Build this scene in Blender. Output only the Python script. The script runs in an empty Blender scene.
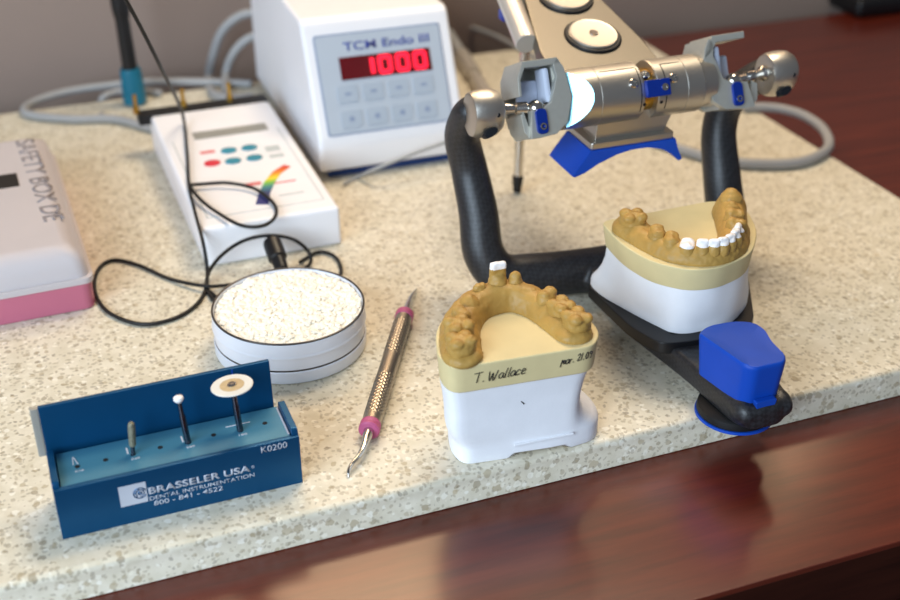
import bpy, bmesh, math, random
from mathutils import Matrix, Vector, noise
random.seed(7)
MM = 0.001
R = math.radians
col = bpy.context.scene.collection
# ------------------------------------------------------------------ camera model (mm); slab top is z = 0
FPX, PITCH, CAMH = 1200.0, R(30.3), 320.0
SP, CP = math.sin(PITCH), math.cos(PITCH)
def ray(px, py):
    rx, ry = (px-450)/FPX, (300-py)/FPX
    return Vector((rx, CP+ry*SP, -SP+ry*CP))
def gp(px, py, z=0.0):                       # point at height z
    r = ray(px, py); t = (z-CAMH)/r.z
    return Vector((r.x*t, r.y*t, z))
def yp(px, py, Y):                           # point at depth Y
    r = ray(px, py); t = Y/r.y
    return Vector((r.x*t, Y, CAMH+r.z*t))
class Frame:                                 # an upright local frame: origin + yaw
    def __init__(s, x, y, z, deg):
        s.o = Vector((x, y, z)); s.a = R(deg)
        s.M = Matrix.Translation(s.o) @ Matrix.Rotation(s.a, 4, 'Z'); s.I = s.M.inverted()
    def loc(s, p): return s.I @ Vector(p)
    def plane(s, px, py, ly):                # point of the view ray on local y = ly
        c = s.I @ Vector((0, 0, CAMH)); d = (s.I.to_3x3()) @ ray(px, py)
        t = (ly-c.y)/d.y
        return c+d*t
    def flat(s, px, py, lz): return s.I @ gp(px, py, lz+s.o.z)

# ------------------------------------------------------------------ materials
def nodes(name):
    m = bpy.data.materials.new(name); m.use_nodes = True
    nt = m.node_tree; b = nt.nodes['Principled BSDF']
    return m, nt, b
def srgb(c):
    return tuple(((v/255)/12.92 if v/255 <= .04045 else (((v/255)+.055)/1.055)**2.4) for v in c)+(1.0,)
def mixrgb(nt, fac, a, b, blend='MIX'):
    n = nt.nodes.new('ShaderNodeMix'); n.data_type = 'RGBA'; n.blend_type = blend
    for sock, v in ((n.inputs[0], fac), (n.inputs[6], a), (n.inputs[7], b)):
        if hasattr(v, 'links'): nt.links.new(v, sock)
        else: sock.default_value = v
    return n.outputs[2]
def math_n(nt, op, a, b=None):
    n = nt.nodes.new('ShaderNodeMath'); n.operation = op
    for i, v in enumerate((a, b)):
        if v is None: continue
        if hasattr(v, 'links'): nt.links.new(v, n.inputs[i])
        else: n.inputs[i].default_value = v
    return n.outputs[0]
def ramp(nt, fac, stops):
    n = nt.nodes.new('ShaderNodeValToRGB'); e = n.color_ramp.elements
    while len(e) < len(stops): e.new(.5)
    for el, (p, c) in zip(e, stops): el.position = p; el.color = c
    nt.links.new(fac, n.inputs[0]); return n.outputs[0]
def coords(nt, scale=(1, 1, 1), rot=(0, 0, 0)):
    t = nt.nodes.new('ShaderNodeTexCoord'); m = nt.nodes.new('ShaderNodeMapping')
    m.inputs['Scale'].default_value = scale; m.inputs['Rotation'].default_value = rot
    nt.links.new(t.outputs['Object'], m.inputs[0]); return m.outputs[0]
def noise_n(nt, vec, scale, detail=3, rough=.5):
    n = nt.nodes.new('ShaderNodeTexNoise'); n.inputs['Scale'].default_value = scale
    n.inputs['Detail'].default_value = detail; n.inputs['Roughness'].default_value = rough
    nt.links.new(vec, n.inputs['Vector']); return n.outputs['Fac']
def bump(nt, b, h, strength, dist):
    n = nt.nodes.new('ShaderNodeBump'); n.inputs['Strength'].default_value = strength
    n.inputs['Distance'].default_value = dist; nt.links.new(h, n.inputs['Height'])
    nt.links.new(n.outputs[0], b.inputs['Normal'])
def plain(name, rgb, rough=.5, metal=0.0, var=.06, vscale=60, bmp=0.0, bscale=900, spec=.5, coat=0, trans=0, ior=1.45, sss=0):
    m, nt, b = nodes(name)
    c = srgb(rgb); v = coords(nt)
    n = noise_n(nt, v, vscale)
    lo = tuple(x*(1-var) for x in c[:3])+(1,); hi = tuple(min(1, x*(1+var)) for x in c[:3])+(1,)
    nt.links.new(ramp(nt, n, [(.3, lo), (.7, hi)]), b.inputs['Base Color'])
    b.inputs['Roughness'].default_value = rough; b.inputs['Metallic'].default_value = metal
    b.inputs['Specular IOR Level'].default_value = spec; b.inputs['Coat Weight'].default_value = coat
    b.inputs['Transmission Weight'].default_value = trans; b.inputs['IOR'].default_value = ior
    if sss:
        b.inputs['Subsurface Weight'].default_value = sss; b.inputs['Subsurface Radius'].default_value = (.003, .002, .001)
        b.inputs['Subsurface Scale'].default_value = .5
    if bmp: bump(nt, b, noise_n(nt, v, bscale, 4), bmp, .0004)
    return m
def mat_quartz():
    m, nt, b = nodes('speckled_quartz'); v = coords(nt)
    base = ramp(nt, noise_n(nt, v, 90, 5, .65), [(.3, srgb((206, 197, 174))), (.7, srgb((229, 221, 202)))])
    out = base
    wob = nt.nodes.new('ShaderNodeTexNoise'); wob.inputs['Scale'].default_value = 330; nt.links.new(v, wob.inputs['Vector'])
    for sc, frac, thr, amt, cols in ((215, .70, .30, .60, [(0, srgb((150, 132, 100))), (.35, srgb((176, 160, 128))), (.7, srgb((118, 106, 88))), (1, srgb((190, 170, 132)))]),
                                (430, .62, .33, .48, [(0, srgb((146, 132, 106))), (.5, srgb((178, 162, 132))), (1, srgb((120, 110, 96)))]),
                                (300, .70, .34, .6, [(0, srgb((246, 242, 230))), (1, srgb((236, 228, 206)))]),
                                (520, .68, .36, .45, [(0, srgb((120, 110, 94))), (1, srgb((160, 146, 118)))])):
        vo = nt.nodes.new('ShaderNodeTexVoronoi'); vo.inputs['Scale'].default_value = sc
        off = nt.nodes.new('ShaderNodeVectorMath'); off.operation = 'MULTIPLY_ADD'
        nt.links.new(wob.outputs['Color'], off.inputs[0]); off.inputs[1].default_value = (.0028, .0028, .0028); nt.links.new(v, off.inputs[2])
        nt.links.new(off.outputs[0], vo.inputs['Vector'])
        sep = nt.nodes.new('ShaderNodeSeparateColor'); nt.links.new(vo.outputs['Color'], sep.inputs[0])
        pick = math_n(nt, 'GREATER_THAN', sep.outputs[0], frac)
        rad = math_n(nt, 'MULTIPLY', sep.outputs[2], .28)
        rad = math_n(nt, 'ADD', rad, thr-.08)
        near = math_n(nt, 'LESS_THAN', vo.outputs['Distance'], rad)
        mask = math_n(nt, 'MULTIPLY', pick, near)
        out = mixrgb(nt, math_n(nt, 'MULTIPLY', mask, amt), out, ramp(nt, sep.outputs[1], cols))
    nt.links.new(out, b.inputs['Base Color'])
    b.inputs['Roughness'].default_value = .38; b.inputs['Specular IOR Level'].default_value = .4
    return m
def mat_wood(name, dark, mid, light, rough, coat=0.0):
    m, nt, b = nodes(name); v = coords(nt, (4, 40, 40))
    n1 = noise_n(nt, v, 2.4, 7, .6)
    c = ramp(nt, n1, [(.25, srgb(dark)), (.5, srgb(mid)), (.8, srgb(light))])
    v2 = coords(nt, (9, 420, 420)); n2 = noise_n(nt, v2, 2.5, 3)
    c = mixrgb(nt, math_n(nt, 'MULTIPLY', math_n(nt, 'GREATER_THAN', n2, .62), .18), c, srgb(dark))
    nt.links.new(c, b.inputs['Base Color']); b.inputs['Roughness'].default_value = rough
    b.inputs['Coat Weight'].default_value = coat; b.inputs['Coat Roughness'].default_value = .23
    b.inputs['Specular IOR Level'].default_value = .12
    bump(nt, b, n1, .06, .0003)
    return m
def mat_carbon():
    m, nt, b = nodes('black_carbon_composite'); v = coords(nt)
    w = nt.nodes.new('ShaderNodeTexChecker'); w.inputs['Scale'].default_value = 520
    mp = nt.nodes.new('ShaderNodeMapping'); mp.inputs['Rotation'].default_value = (R(35), R(40), R(45)); nt.links.new(v, mp.inputs[0])
    nt.links.new(mp.outputs[0], w.inputs['Vector'])
    w.inputs['Color1'].default_value = srgb((30, 30, 32)); w.inputs['Color2'].default_value = srgb((42, 42, 45))
    nt.links.new(w.outputs[0], b.inputs['Base Color'])
    b.inputs['Roughness'].default_value = .42; bump(nt, b, noise_n(nt, v, 1500, 3), .25, .0003)
    return m
def mat_brushed(name, rgb, rough=.3):
    m, nt, b = nodes(name); v = coords(nt, (1, 1, 1)); n = noise_n(nt, v, 1600, 2)
    c = srgb(rgb); nt.links.new(ramp(nt, n, [(.3, tuple(x*.96 for x in c[:3])+(1,)), (.7, c)]), b.inputs['Base Color'])
    b.inputs['Metallic'].default_value = 1.0
    rr = ramp(nt, n, [(.3, (rough*.85,)*3+(1,)), (.7, (rough*1.15,)*3+(1,))]); nt.links.new(rr, b.inputs['Roughness'])
    return m
def mat_led():
    m, nt, b = nodes('lit_red_segment'); b.inputs['Base Color'].default_value = srgb((255, 30, 60))
    b.inputs['Emission Color'].default_value = srgb((255, 28, 58)); b.inputs['Emission Strength'].default_value = 1.0
    return m
def mat_rainbow():
    m, nt, b = nodes('printed_colour_bar'); v = coords(nt)
    s = nt.nodes.new('ShaderNodeSeparateXYZ'); nt.links.new(v, s.inputs[0])
    f = nt.nodes.new('ShaderNodeMapRange'); f.inputs[1].default_value = .058; f.inputs[2].default_value = .108
    nt.links.new(s.outputs[1], f.inputs[0])
    nt.links.new(ramp(nt, f.outputs[0], [(0, srgb((40, 44, 110))), (.3, srgb((52, 60, 120))), (.45, srgb((60, 130, 140))), (.58, srgb((120, 190, 60))), (.7, srgb((245, 215, 40))), (.84, srgb((240, 130, 30))), (1, srgb((205, 40, 40)))]), b.inputs['Base Color'])
    return m
M = dict(
    quartz=mat_quartz(),
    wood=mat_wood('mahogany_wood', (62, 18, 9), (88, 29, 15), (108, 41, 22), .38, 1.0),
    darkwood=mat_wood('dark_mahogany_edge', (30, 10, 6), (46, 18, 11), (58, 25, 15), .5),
    wall=plain('painted_wall', (154, 134, 122), .85, var=.03, vscale=6, bmp=.1, bscale=300),
    floor=plain('carpet_floor', (86, 80, 76), .95, var=.15, vscale=120),
    plaster=plain('white_plaster', (238, 239, 243), .62, var=.025, vscale=90, bmp=.12, bscale=700),
    stone=plain('cream_dental_stone', (216, 199, 150), .6, var=.04, vscale=80, bmp=.1, bscale=900),
    tan=plain('tan_die_stone', (176, 138, 70), .5, var=.08, vscale=120, bmp=.22, bscale=700, sss=.0),
    tooth=plain('white_wax_tooth', (243, 238, 236), .35, var=.03, vscale=200),
    ink=plain('black_ink', (22, 20, 20), .6),
    carbon=mat_carbon(),
    black=plain('black_plastic', (18, 18, 20), .4, var=.1),
    rubber=plain('black_rubber', (14, 14, 15), .55, var=.1),
    alu=mat_brushed('satin_aluminium', (196, 191, 182), .40),
    alu2=plain('matte_cast_aluminium', (186, 185, 176), .42, metal=.55, var=.03, vscale=300),
    armgrey=mat_brushed('grey_satin_metal', (128, 123, 114), .45),
    insert=plain('pale_blue_white_plastic', (196, 204, 222), .4, var=.02),
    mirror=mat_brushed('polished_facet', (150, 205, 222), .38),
    steel=mat_brushed('polished_steel', (200, 196, 190), .16),
    gold=mat_brushed('brass', (190, 150, 70), .3),
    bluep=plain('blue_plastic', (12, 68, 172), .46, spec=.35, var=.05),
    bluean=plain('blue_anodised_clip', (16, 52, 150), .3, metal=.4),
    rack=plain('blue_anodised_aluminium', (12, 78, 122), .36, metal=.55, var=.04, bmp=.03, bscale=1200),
    rackdeck=plain('blue_anodised_deck', (62, 122, 148), .45, metal=.2, var=.04),
    print=plain('silver_print', (186, 190, 200), .5),
    hole=plain('dark_hole', (6, 10, 18), .7),
    diamond=plain('diamond_grit', (132, 130, 112), .55, metal=.5, var=.35, vscale=1500, bmp=.8, bscale=2500),
    darksteel=mat_brushed('dark_steel_shank', (96, 96, 104), .2),
    discw=plain('pale_abrasive_disc', (226, 224, 216), .5, var=.05),
    discc=plain('tan_disc_centre', (196, 172, 132), .5, var=.12, vscale=400),
    tin=plain('white_enamel_tin', (226, 230, 240), .32, var=.015, coat=.3),
    tinrim=plain('dark_tin_lip', (84, 80, 78), .4, metal=.8),
    grain=plain('white_granules', (250, 246, 234), .6, var=.03, vscale=300),
    pink=plain('pink_silicone', (186, 88, 128), .5, var=.05, bmp=.3, bscale=2000),
    knurl=mat_brushed('knurled_steel', (176, 166, 152), .36),
    case=plain('white_device_case', (240, 238, 240), .4, var=.01),
    panel=plain('grey_blue_keypad', (182, 190, 200), .45, var=.02),
    panelb=plain('grey_blue_button', (170, 180, 192), .5, var=.02),
    panele=plain('keypad_outline', (140, 152, 176), .5, var=.02),
    navy=plain('navy_blue', (40, 60, 150), .5),
    basebl=plain('dark_blue_base', (22, 52, 104), .4),
    disp=plain('dark_red_display', (96, 18, 24), .25),
    led=mat_led(),
    lcd=plain('grey_lcd', (150, 148, 140), .35),
    teal=plain('teal_button', (52, 136, 156), .45),
    tealp=plain('teal_plastic', (14, 104, 128), .4),
    redb=plain('red_button', (214, 52, 66), .45),
    redp=plain('pale_red_print', (220, 120, 120), .6),
    greyp=plain('pale_grey_print', (190, 196, 196), .6),
    rainbow=mat_rainbow(),
    hose=plain('grey_rubber_hose', (160, 160, 160), .5, var=.03),
    conn=plain('worn_silver_connector', (212, 206, 196), .34, metal=.55, var=.03),
    frost=plain('frosted_plastic_lid', (222, 214, 215), .5, trans=.3, var=.01),
    pinkbox=plain('translucent_pink_tray', (218, 122, 148), .4, trans=.3, var=.02),
    pinkfoam=plain('pink_foam', (214, 92, 128), .8, var=.05),
    greyink=plain('grey_ink', (138, 130, 132), .6),
)
# ------------------------------------------------------------------ mesh helpers (all in mm)
class B:
    def __init__(s): s.bm = bmesh.new()
    def _x(s, geom, mt):
        if mt is not None: bmesh.ops.transform(s.bm, matrix=mt, verts=geom)
    def box(s, c, sz, bev=0, mt=None, seg=2):
        vs = bmesh.ops.create_cube(s.bm, size=1, matrix=Matrix.Translation(c) @ Matrix.Diagonal((*sz, 1)))['verts']
        if bev:
            es = list({e for v in vs for e in v.link_edges})
            r = bmesh.ops.bevel(s.bm, geom=es, offset=bev, segments=seg, affect='EDGES', profile=.5)
            vs = list({v for f in r['faces'] for v in f.verts} | {v for v in vs if v.is_valid})
        s._x(vs, mt); return s
    def ell(s, c, r, mt=None, sub=3):
        if not hasattr(r, '__len__'): r = (r, r, r)
        vs = bmesh.ops.create_icosphere(s.bm, subdivisions=sub, radius=1, matrix=(mt or Matrix()) @ Matrix.Translation(c) @ Matrix.Diagonal((*r, 1)))['verts']
        return s
    def rings(s, rings, cap0=True, cap1=True, closed=True):
        rv = [[s.bm.verts.new(p) for p in r] for r in rings]
        n = len(rv[0])
        for a, b in zip(rv, rv[1:]):
            for i in range(n if closed else n-1):
                j = (i+1) % n
                s.bm.faces.new((a[i], a[j], b[j], b[i]))
        if cap0: s.bm.faces.new(list(reversed(rv[0])))
        if cap1: s.bm.faces.new(rv[-1])
        return s
    def lathe(s, prof, seg=48, mt=None, rfun=None):
        rs = []
        for k, (r, z) in enumerate(prof):
            ring = []
            for i in range(seg):
                a = 2*math.pi*i/seg; rr = r if rfun is None else rfun(r, z, a)
                p = Vector((rr*math.cos(a), rr*math.sin(a), z)); ring.append(mt @ p if mt is not None else p)
            rs.append(ring)
        return s.rings(rs)
    def prism(s, pts, z0, z1, mt=None, bev=0, inset=None):
        if bev:
            cx = sum(p[0] for p in pts)/len(pts); cy = sum(p[1] for p in pts)/len(pts)
            def off(d):
                n = len(pts); out = []
                for i in range(n):
                    a, b, c = Vector(pts[i-1][:2]), Vector(pts[i][:2]), Vector(pts[(i+1) % n][:2])
                    t = (c-a)
                    if t.length < 1e-9: out.append(b); continue
                    t.normalize(); nn = Vector((t.y, -t.x))
                    out.append(b-nn*d)
                return out
            area = sum(pts[i-1][0]*pts[i][1]-pts[i][0]*pts[i-1][1] for i in range(len(pts)))
            sg = 1 if area > 0 else -1
            lv = [(z0, bev), (z0+bev*.3, bev*.3), (z0+bev, 0), (z1-bev, 0), (z1-bev*.3, bev*.3), (z1, bev)]
            rs = [[Vector((p[0], p[1], z)) for p in off(d*sg)] for z, d in lv]
        else:
            rs = [[Vector((p[0], p[1], z)) for p in pts] for z in (z0, z1)]
        if mt is not None: rs = [[mt @ p for p in r] for r in rs]
        return s.rings(rs)
    def tube(s, pts, rad, seg=14, smooth=6, flat=1.0):
        pts = [Vector(p) for p in pts]
        rads = list(rad) if hasattr(rad, '__len__') else [rad]*len(pts)
        if smooth:
            P, Q = [], []
            for i in range(len(pts)-1):
                p0, p1, p2, p3 = pts[max(i-1, 0)], pts[i], pts[i+1], pts[min(i+2, len(pts)-1)]
                for k in range(smooth):
                    t = k/smooth
                    P.append(.5*((2*p1)+(p2-p0)*t+(2*p0-5*p1+4*p2-p3)*t*t+(3*p1-p0-3*p2+p3)*t**3))
                    Q.append(rads[i]*(1-t)+rads[i+1]*t)
            P.append(pts[-1]); Q.append(rads[-1]); pts, rads = P, Q
        tan = [(pts[min(i+1, len(pts)-1)]-pts[max(i-1, 0)]).normalized() for i in range(len(pts))]
        u = tan[0].orthogonal().normalized(); rs = []
        for i, p in enumerate(pts):
            u = (u-tan[i]*u.dot(tan[i])).normalized(); w = tan[i].cross(u)
            rs.append([p+(u*math.cos(2*math.pi*k/seg)+w*math.sin(2*math.pi*k/seg))*rads[i] for k in range(seg)])
        # rounded ends
        for end in (0, -1):
            d = tan[end]*(-1 if end == 0 else 1); r = rads[end]; c = pts[end]
            extra = [[c+(p-c)*f+d*r*g for p in rs[end]] for f, g in ((.8, .35), (.4, .55))]
            if end == 0: rs = list(reversed(extra))+rs
            else: rs = rs+extra
        return s.rings(rs)
    def text(s, body, w, h, mt, bold=0.0, depth=.15, shear=0.0):
        cu = bpy.data.curves.new('glyphs', 'FONT'); cu.body = body; cu.size = 1; cu.offset = bold; cu.extrude = 0; cu.shear = shear
        ob = bpy.data.objects.new('glyphs', cu); col.objects.link(ob)
        dg = bpy.context.evaluated_depsgraph_get(); me = bpy.data.meshes.new_from_object(ob.evaluated_get(dg))
        bpy.data.objects.remove(ob); bpy.data.curves.remove(cu)
        xs = [v.co.x for v in me.vertices]; ys = [v.co.y for v in me.vertices]
        x0, x1, y0, y1 = min(xs), max(xs), min(ys), max(ys)
        tmp = bmesh.new(); tmp.from_mesh(me); bpy.data.meshes.remove(me)
        r = bmesh.ops.extrude_face_region(tmp, geom=list(tmp.faces))
        top = [e for e in r['geom'] if isinstance(e, bmesh.types.BMVert)]
        for v in tmp.verts: v.co.z = 0
        for v in top: v.co.z = 1
        A = mt @ Matrix.Diagonal((w/(x1-x0), h/(y1-y0), depth, 1)) @ Matrix.Translation((-x0, -y0, 0))
        bmesh.ops.transform(tmp, matrix=A, verts=list(tmp.verts))
        m2 = bpy.data.meshes.new('t'); tmp.to_mesh(m2); tmp.free(); s.bm.from_mesh(m2); bpy.data.meshes.remove(m2)
        return s
    def mesh(s, name, m, angle=35, smooth=True):
        bmesh.ops.recalc_face_normals(s.bm, faces=list(s.bm.faces))
        bmesh.ops.scale(s.bm, vec=(MM, MM, MM), verts=list(s.bm.verts))
        me = bpy.data.meshes.new(name); s.bm.to_mesh(me); s.bm.free()
        if smooth:
            me.polygons.foreach_set('use_smooth', [True]*len(me.polygons))
            me.set_sharp_from_angle(angle=R(angle))
        for x in (m if isinstance(m, (list, tuple)) else [m]): me.materials.append(x)
        return me
    def build(s, name, m, parent=None, angle=35, label=None, smooth=True):
        ob = bpy.data.objects.new(name, s.mesh(name, m, angle, smooth)); col.objects.link(ob)
        if smooth:
            wn = ob.modifiers.new('weighted_normals', 'WEIGHTED_NORMAL'); wn.mode = 'FACE_AREA'; wn.keep_sharp = True
        if parent: ob.parent = parent
        if label: ob['label'] = label
        return ob
def remesh(ob, voxel, smooth=4):
    ob.modifiers.clear()
    md = ob.modifiers.new('r', 'REMESH'); md.mode = 'VOXEL'; md.voxel_size = voxel*MM; md.use_smooth_shade = True
    if smooth:
        s2 = ob.modifiers.new('s', 'SMOOTH'); s2.iterations = smooth; s2.factor = .5
    dg = bpy.context.evaluated_depsgraph_get(); old = ob.data
    me = bpy.data.meshes.new_from_object(ob.evaluated_get(dg)); ob.modifiers.clear()
    mats = list(old.materials); ob.data = me; bpy.data.meshes.remove(old)
    me.materials.clear()
    for x in mats: me.materials.append(x)
    me.polygons.foreach_set('use_smooth', [True]*len(me.polygons))
    return ob
def thing(name, label, cat, fr, group=None):
    o = bpy.data.objects.new(name, None); col.objects.link(o); o.empty_display_size = .02
    o.location = fr.o*MM; o.rotation_euler = (0, 0, fr.a)
    o['label'] = label; o['category'] = cat
    if group: o['group'] = group
    return o
def tag(o, label, cat, group=None, kind=None):
    o['label'] = label; o['category'] = cat
    if group: o['group'] = group
    if kind: o['kind'] = kind
    return o
def place(o, fr): o.location = fr.o*MM; o.rotation_euler = (0, 0, fr.a); return o
def T(x, y, z): return Matrix.Translation((x, y, z))
def RX(d): return Matrix.Rotation(R(d), 4, 'X')
def RY(d): return Matrix.Rotation(R(d), 4, 'Y')
def RZ(d): return Matrix.Rotation(R(d), 4, 'Z')
def axes(o, x, y):                          # matrix with given x and y axes
    x = Vector(x).normalized(); y = Vector(y); y = (y-x*y.dot(x)).normalized(); z = x.cross(y)
    m = Matrix((x, y, z)).transposed().to_4x4(); m.translation = o; return m
def along(a, b):                            # z axis from a to b
    a, b = Vector(a), Vector(b); return Matrix.Translation(a) @ (b-a).to_track_quat('Z', 'Y').to_matrix().to_4x4()
def round_poly(pts, r, n=6):
    out = []; N = len(pts)
    rr = r if hasattr(r, '__len__') else [r]*N
    for i in range(N):
        a, b, c = Vector(pts[i-1]), Vector(pts[i]), Vector(pts[(i+1) % N])
        u, w = (a-b), (c-b); d = min(rr[i], u.length*.45, w.length*.45)
        p, q = b+u.normalized()*d, b+w.normalized()*d
        for k in range(n+1):
            t = k/n; out.append((1-t)**2*p+2*t*(1-t)*b+t*t*q)
    return out
def polar(pts, c, N=120):                   # resample an outline by angle around c
    out = []; n = len(pts)
    for k in range(N):
        a = 2*math.pi*k/N; d = Vector((math.cos(a), math.sin(a))); best = None
        for i in range(n):
            p, q = Vector(pts[i][:2])-Vector(c), Vector(pts[(i+1) % n][:2])-Vector(c)
            e = q-p; den = d.x*e.y-d.y*e.x
            if abs(den) < 1e-9: continue
            t = (p.x*e.y-p.y*e.x)/den; u = (p.x*d.y-p.y*d.x)/den
            if t > 0 and -1e-6 <= u <= 1+1e-6 and (best is None or t > best): best = t
        out.append(Vector(c)+d*best)
    return out
def mixo(a, b, t): return [p*(1-t)+q*t for p, q in zip(a, b)]

# ------------------------------------------------------------------ setting
SL = Frame(*gp(0, 588, 0), 20.9)             # stone slab frame: front edge along +x
DZ = -16.0
room = Frame(*gp(0, 105, DZ), 20.2)
o = B().box((500, 20, 400), (3600, 40, 2400)).build('wall_back', M['wall']); place(o, room); o['kind'] = 'structure'
o = B().box((500, -600, -745), (3600, 2400, 20)).build('floor', M['floor']); place(o, room); o['kind'] = 'structure'
# desk
dk = thing('desk', 'dark mahogany office desk with glossy top under the stone slab', 'desk', Frame(*gp(695, 600, DZ), 20.4))
depth = (dk.rotation_euler.z, )
B().box((150, 311, -1.5), (2400, 622, 3), .5).build('desktop', M['wood'], dk)
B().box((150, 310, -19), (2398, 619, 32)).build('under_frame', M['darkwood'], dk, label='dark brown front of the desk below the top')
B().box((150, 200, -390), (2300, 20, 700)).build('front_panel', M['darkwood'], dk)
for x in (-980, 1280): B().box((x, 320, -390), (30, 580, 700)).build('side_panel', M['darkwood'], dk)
# slab
cor = SL.loc(gp(900, 203.5)); slw = 540.0; sld = 505.0
pf = [Vector((-420, 0)), Vector((slw, 0)), Vector((slw, sld)), Vector((-420, sld))]
b = B(); rs = []
for z, d in ((-16, .6), (-15.4, 0), (-3.4, 0), (-1.7, .45), (-.6, 1.4), (0, 3.0)):
    rs.append([Vector((p.x+(d if p.x < 0 else -d), p.y+(d if p.y < 10 else -d), z)) for p in pf])
b.rings(rs)
o = b.build('stone_slab', M['quartz'], angle=60); place(o, SL)
tag(o, 'cream speckled quartz slab lying on the mahogany desk', 'slab')

# ------------------------------------------------------------------ bur rack
RK = Frame(-152.4, 360.3, 0, 21.4)
rk = thing('bur_rack', 'blue metal bur rack with white lettering and a raised lid', 'rack', RK)
W, DP, HH = 97.5, 25.0, 24.0
B().box((W/2, 1.2, HH/2), (W, 2.4, HH), .35).build('front_plate', M['rack'], rk)
holes = [RK.flat(px/2.726, 340+py/2.726, 23.6) for px, py in ((211, 345), (288, 327), (363, 312), (437, 293), (513, 280), (582, 259), (655, 247), (722, 227))]
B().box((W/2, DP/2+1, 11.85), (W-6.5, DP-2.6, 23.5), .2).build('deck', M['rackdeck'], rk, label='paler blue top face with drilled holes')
for h in holes:
    B().lathe([(0.01, 23.55), (1.05, 23.55), (1.05, 23.7), (.01, 23.7)], 20, T(h.x, h.y, 0)).build('hole', M['hole'], rk)
for x in (1.4, W-1.4):
    pts = round_poly([(1.5, 0), (DP+.5, 0), (DP+.5, 21), (DP-1, 26.6), (2.6, 26.6), (1.5, 24)], 1.0, 3)
    mt = axes((x-1.4, 0, 0), (0, 1, 0), (0, 0, 1))
    B().prism(pts, 0, 2.8, mt, .3).build('end_plate', M['rack'], rk)
B().box((W-3.6, DP/2+1, 23.6), (.7, DP-5, .5)).build('bare_edge', M['print'], rk, label='bare silver edge beside the deck')
lt = T(0, DP, 2) @ RX(-4)
B().box((46.8, 1.3, 20.9), (93.4, 2.2, 43.8), .4, lt).build('lid', M['rack'], rk)
B().box((-1.5, 1.5, 31.5), (3.0, 2.6, 22), .3, lt).build('lid_edge', M['alu2'], rk, label='bare silver left edge of the lid')
B().box((77.6, .1, 32), (.5, .3, 21), 0, lt).build('lid_reflection', M['bluep'], rk, label='bright blue painted reflection on the lid')  # brighter strip painted in for the end plate's reflection in the lid
def front(px, py): p = RK.plane(px, py, -.05); return p.x, p.z
def ftext(body, p0, p1, h, name='lettering', bold=0.0):
    (x0, z0), (x1, z1) = front(*p0), front(*p1)
    mt = axes((x0, .05, z0), (1, 0, (z1-z0)/(x1-x0)*.15), (0, 0, 1))
    return B().text(body, x1-x0, h, mt, bold, .12).build(name, M['print'], rk, smooth=False)
(x0, z0), (x1, z1) = front(121.2, 507.5), front(145.2, 481.5)
B().box(((x0+x1)/2, 0, (z0+z1)/2), (x1-x0, .2, z1-z0)).build('logo_plate', M['print'], rk, label='silver square logo')
lb = B(); cx, cz = x1-2.7, (z0+z1)/2
def arc(c, r, a0, a1, w, n=20, y=-.16):
    return [Vector((c[0]+r*math.cos(R(a0+(a1-a0)*k/n)), y, c[1]+r*math.sin(R(a0+(a1-a0)*k/n)))) for k in range(n+1)]
lb.tube(arc((cx, cz), 2.5, 20, 330, .3), .22, 6, 0); lb.tube(arc((cx, cz), 1.6, -60, 200, .3), .2, 6, 0)
lb.tube(arc((cx, cz), .6, 0, 330, .3), .3, 6, 0)
for a in (30, 90, 150, 210, 270): lb.tube([(cx+1.5*math.cos(R(a)), -.16, cz+1.5*math.sin(R(a))), (cx+2.5*math.cos(R(a+25)), -.16, cz+2.5*math.sin(R(a+25)))], .18, 6, 0)
lb.build('logo_mark', M['rack'], rk, label='blue swirl mark on the silver logo')
ftext('BRASSELER USA', (149.2, 494.6), (250.8, 473.2), 3.3, bold=.022)
(x0, z0) = front(251.5, 468.5); B().text('\u00ae', 1.3, 1.3, axes((x0, .05, z0), (1, 0, 0), (0, 0, 1)), 0, .12).build('lettering', M['print'], rk, smooth=False)
ftext('DENTAL INSTRUMENTATION', (150, 500.8), (255, 477.6), 1.9, bold=.006)
ftext('800 - 841 - 4522', (154.5, 505.8), (223.5, 491.6), 2.3, bold=.008)
ftext('K0200', (261.5, 453.2), (287.5, 447.6), 3.0, bold=.004)
for h, tx in ((holes[0], '016'), (holes[2], '040'), (holes[4], '080'), (holes[6], '180')):
    B().text(tx, 3.4, 1.2, T(h.x-1.2, h.y-3.6, 23.58), .01, .12).build('lettering', M['print'], rk, smooth=False)
b = B()
for dx in (-.9, .9): b.tube([(holes[0].x+dx*.2-1, holes[0].y+6.5, 23.65), (holes[0].x+dx-.5, holes[0].y+1.6, 23.65)], .22, 6, 0)
b.build('etched_bur_picture', M['print'], rk, label='silver outline picture behind the first hole')
b = B(); hx, hy = holes[6].x, holes[6].y
b.tube([(hx-5, hy+4.4, 23.65), (hx+5, hy+4.4, 23.65)], .25, 6, 0); b.tube([(hx, hy+4.4, 23.65), (hx, hy+1, 23.65)], .2, 6, 0)
b.build('etched_disc_picture', M['print'], rk, label='silver outline picture behind the disc')
for k in (2, 4):
    h = holes[k]; b = B(); b.box((h.x-1.9, h.y+3.2, 23.64), (.7, 4.2, .16)); b.build('etched_bur_picture', M['print'], rk)
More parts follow.
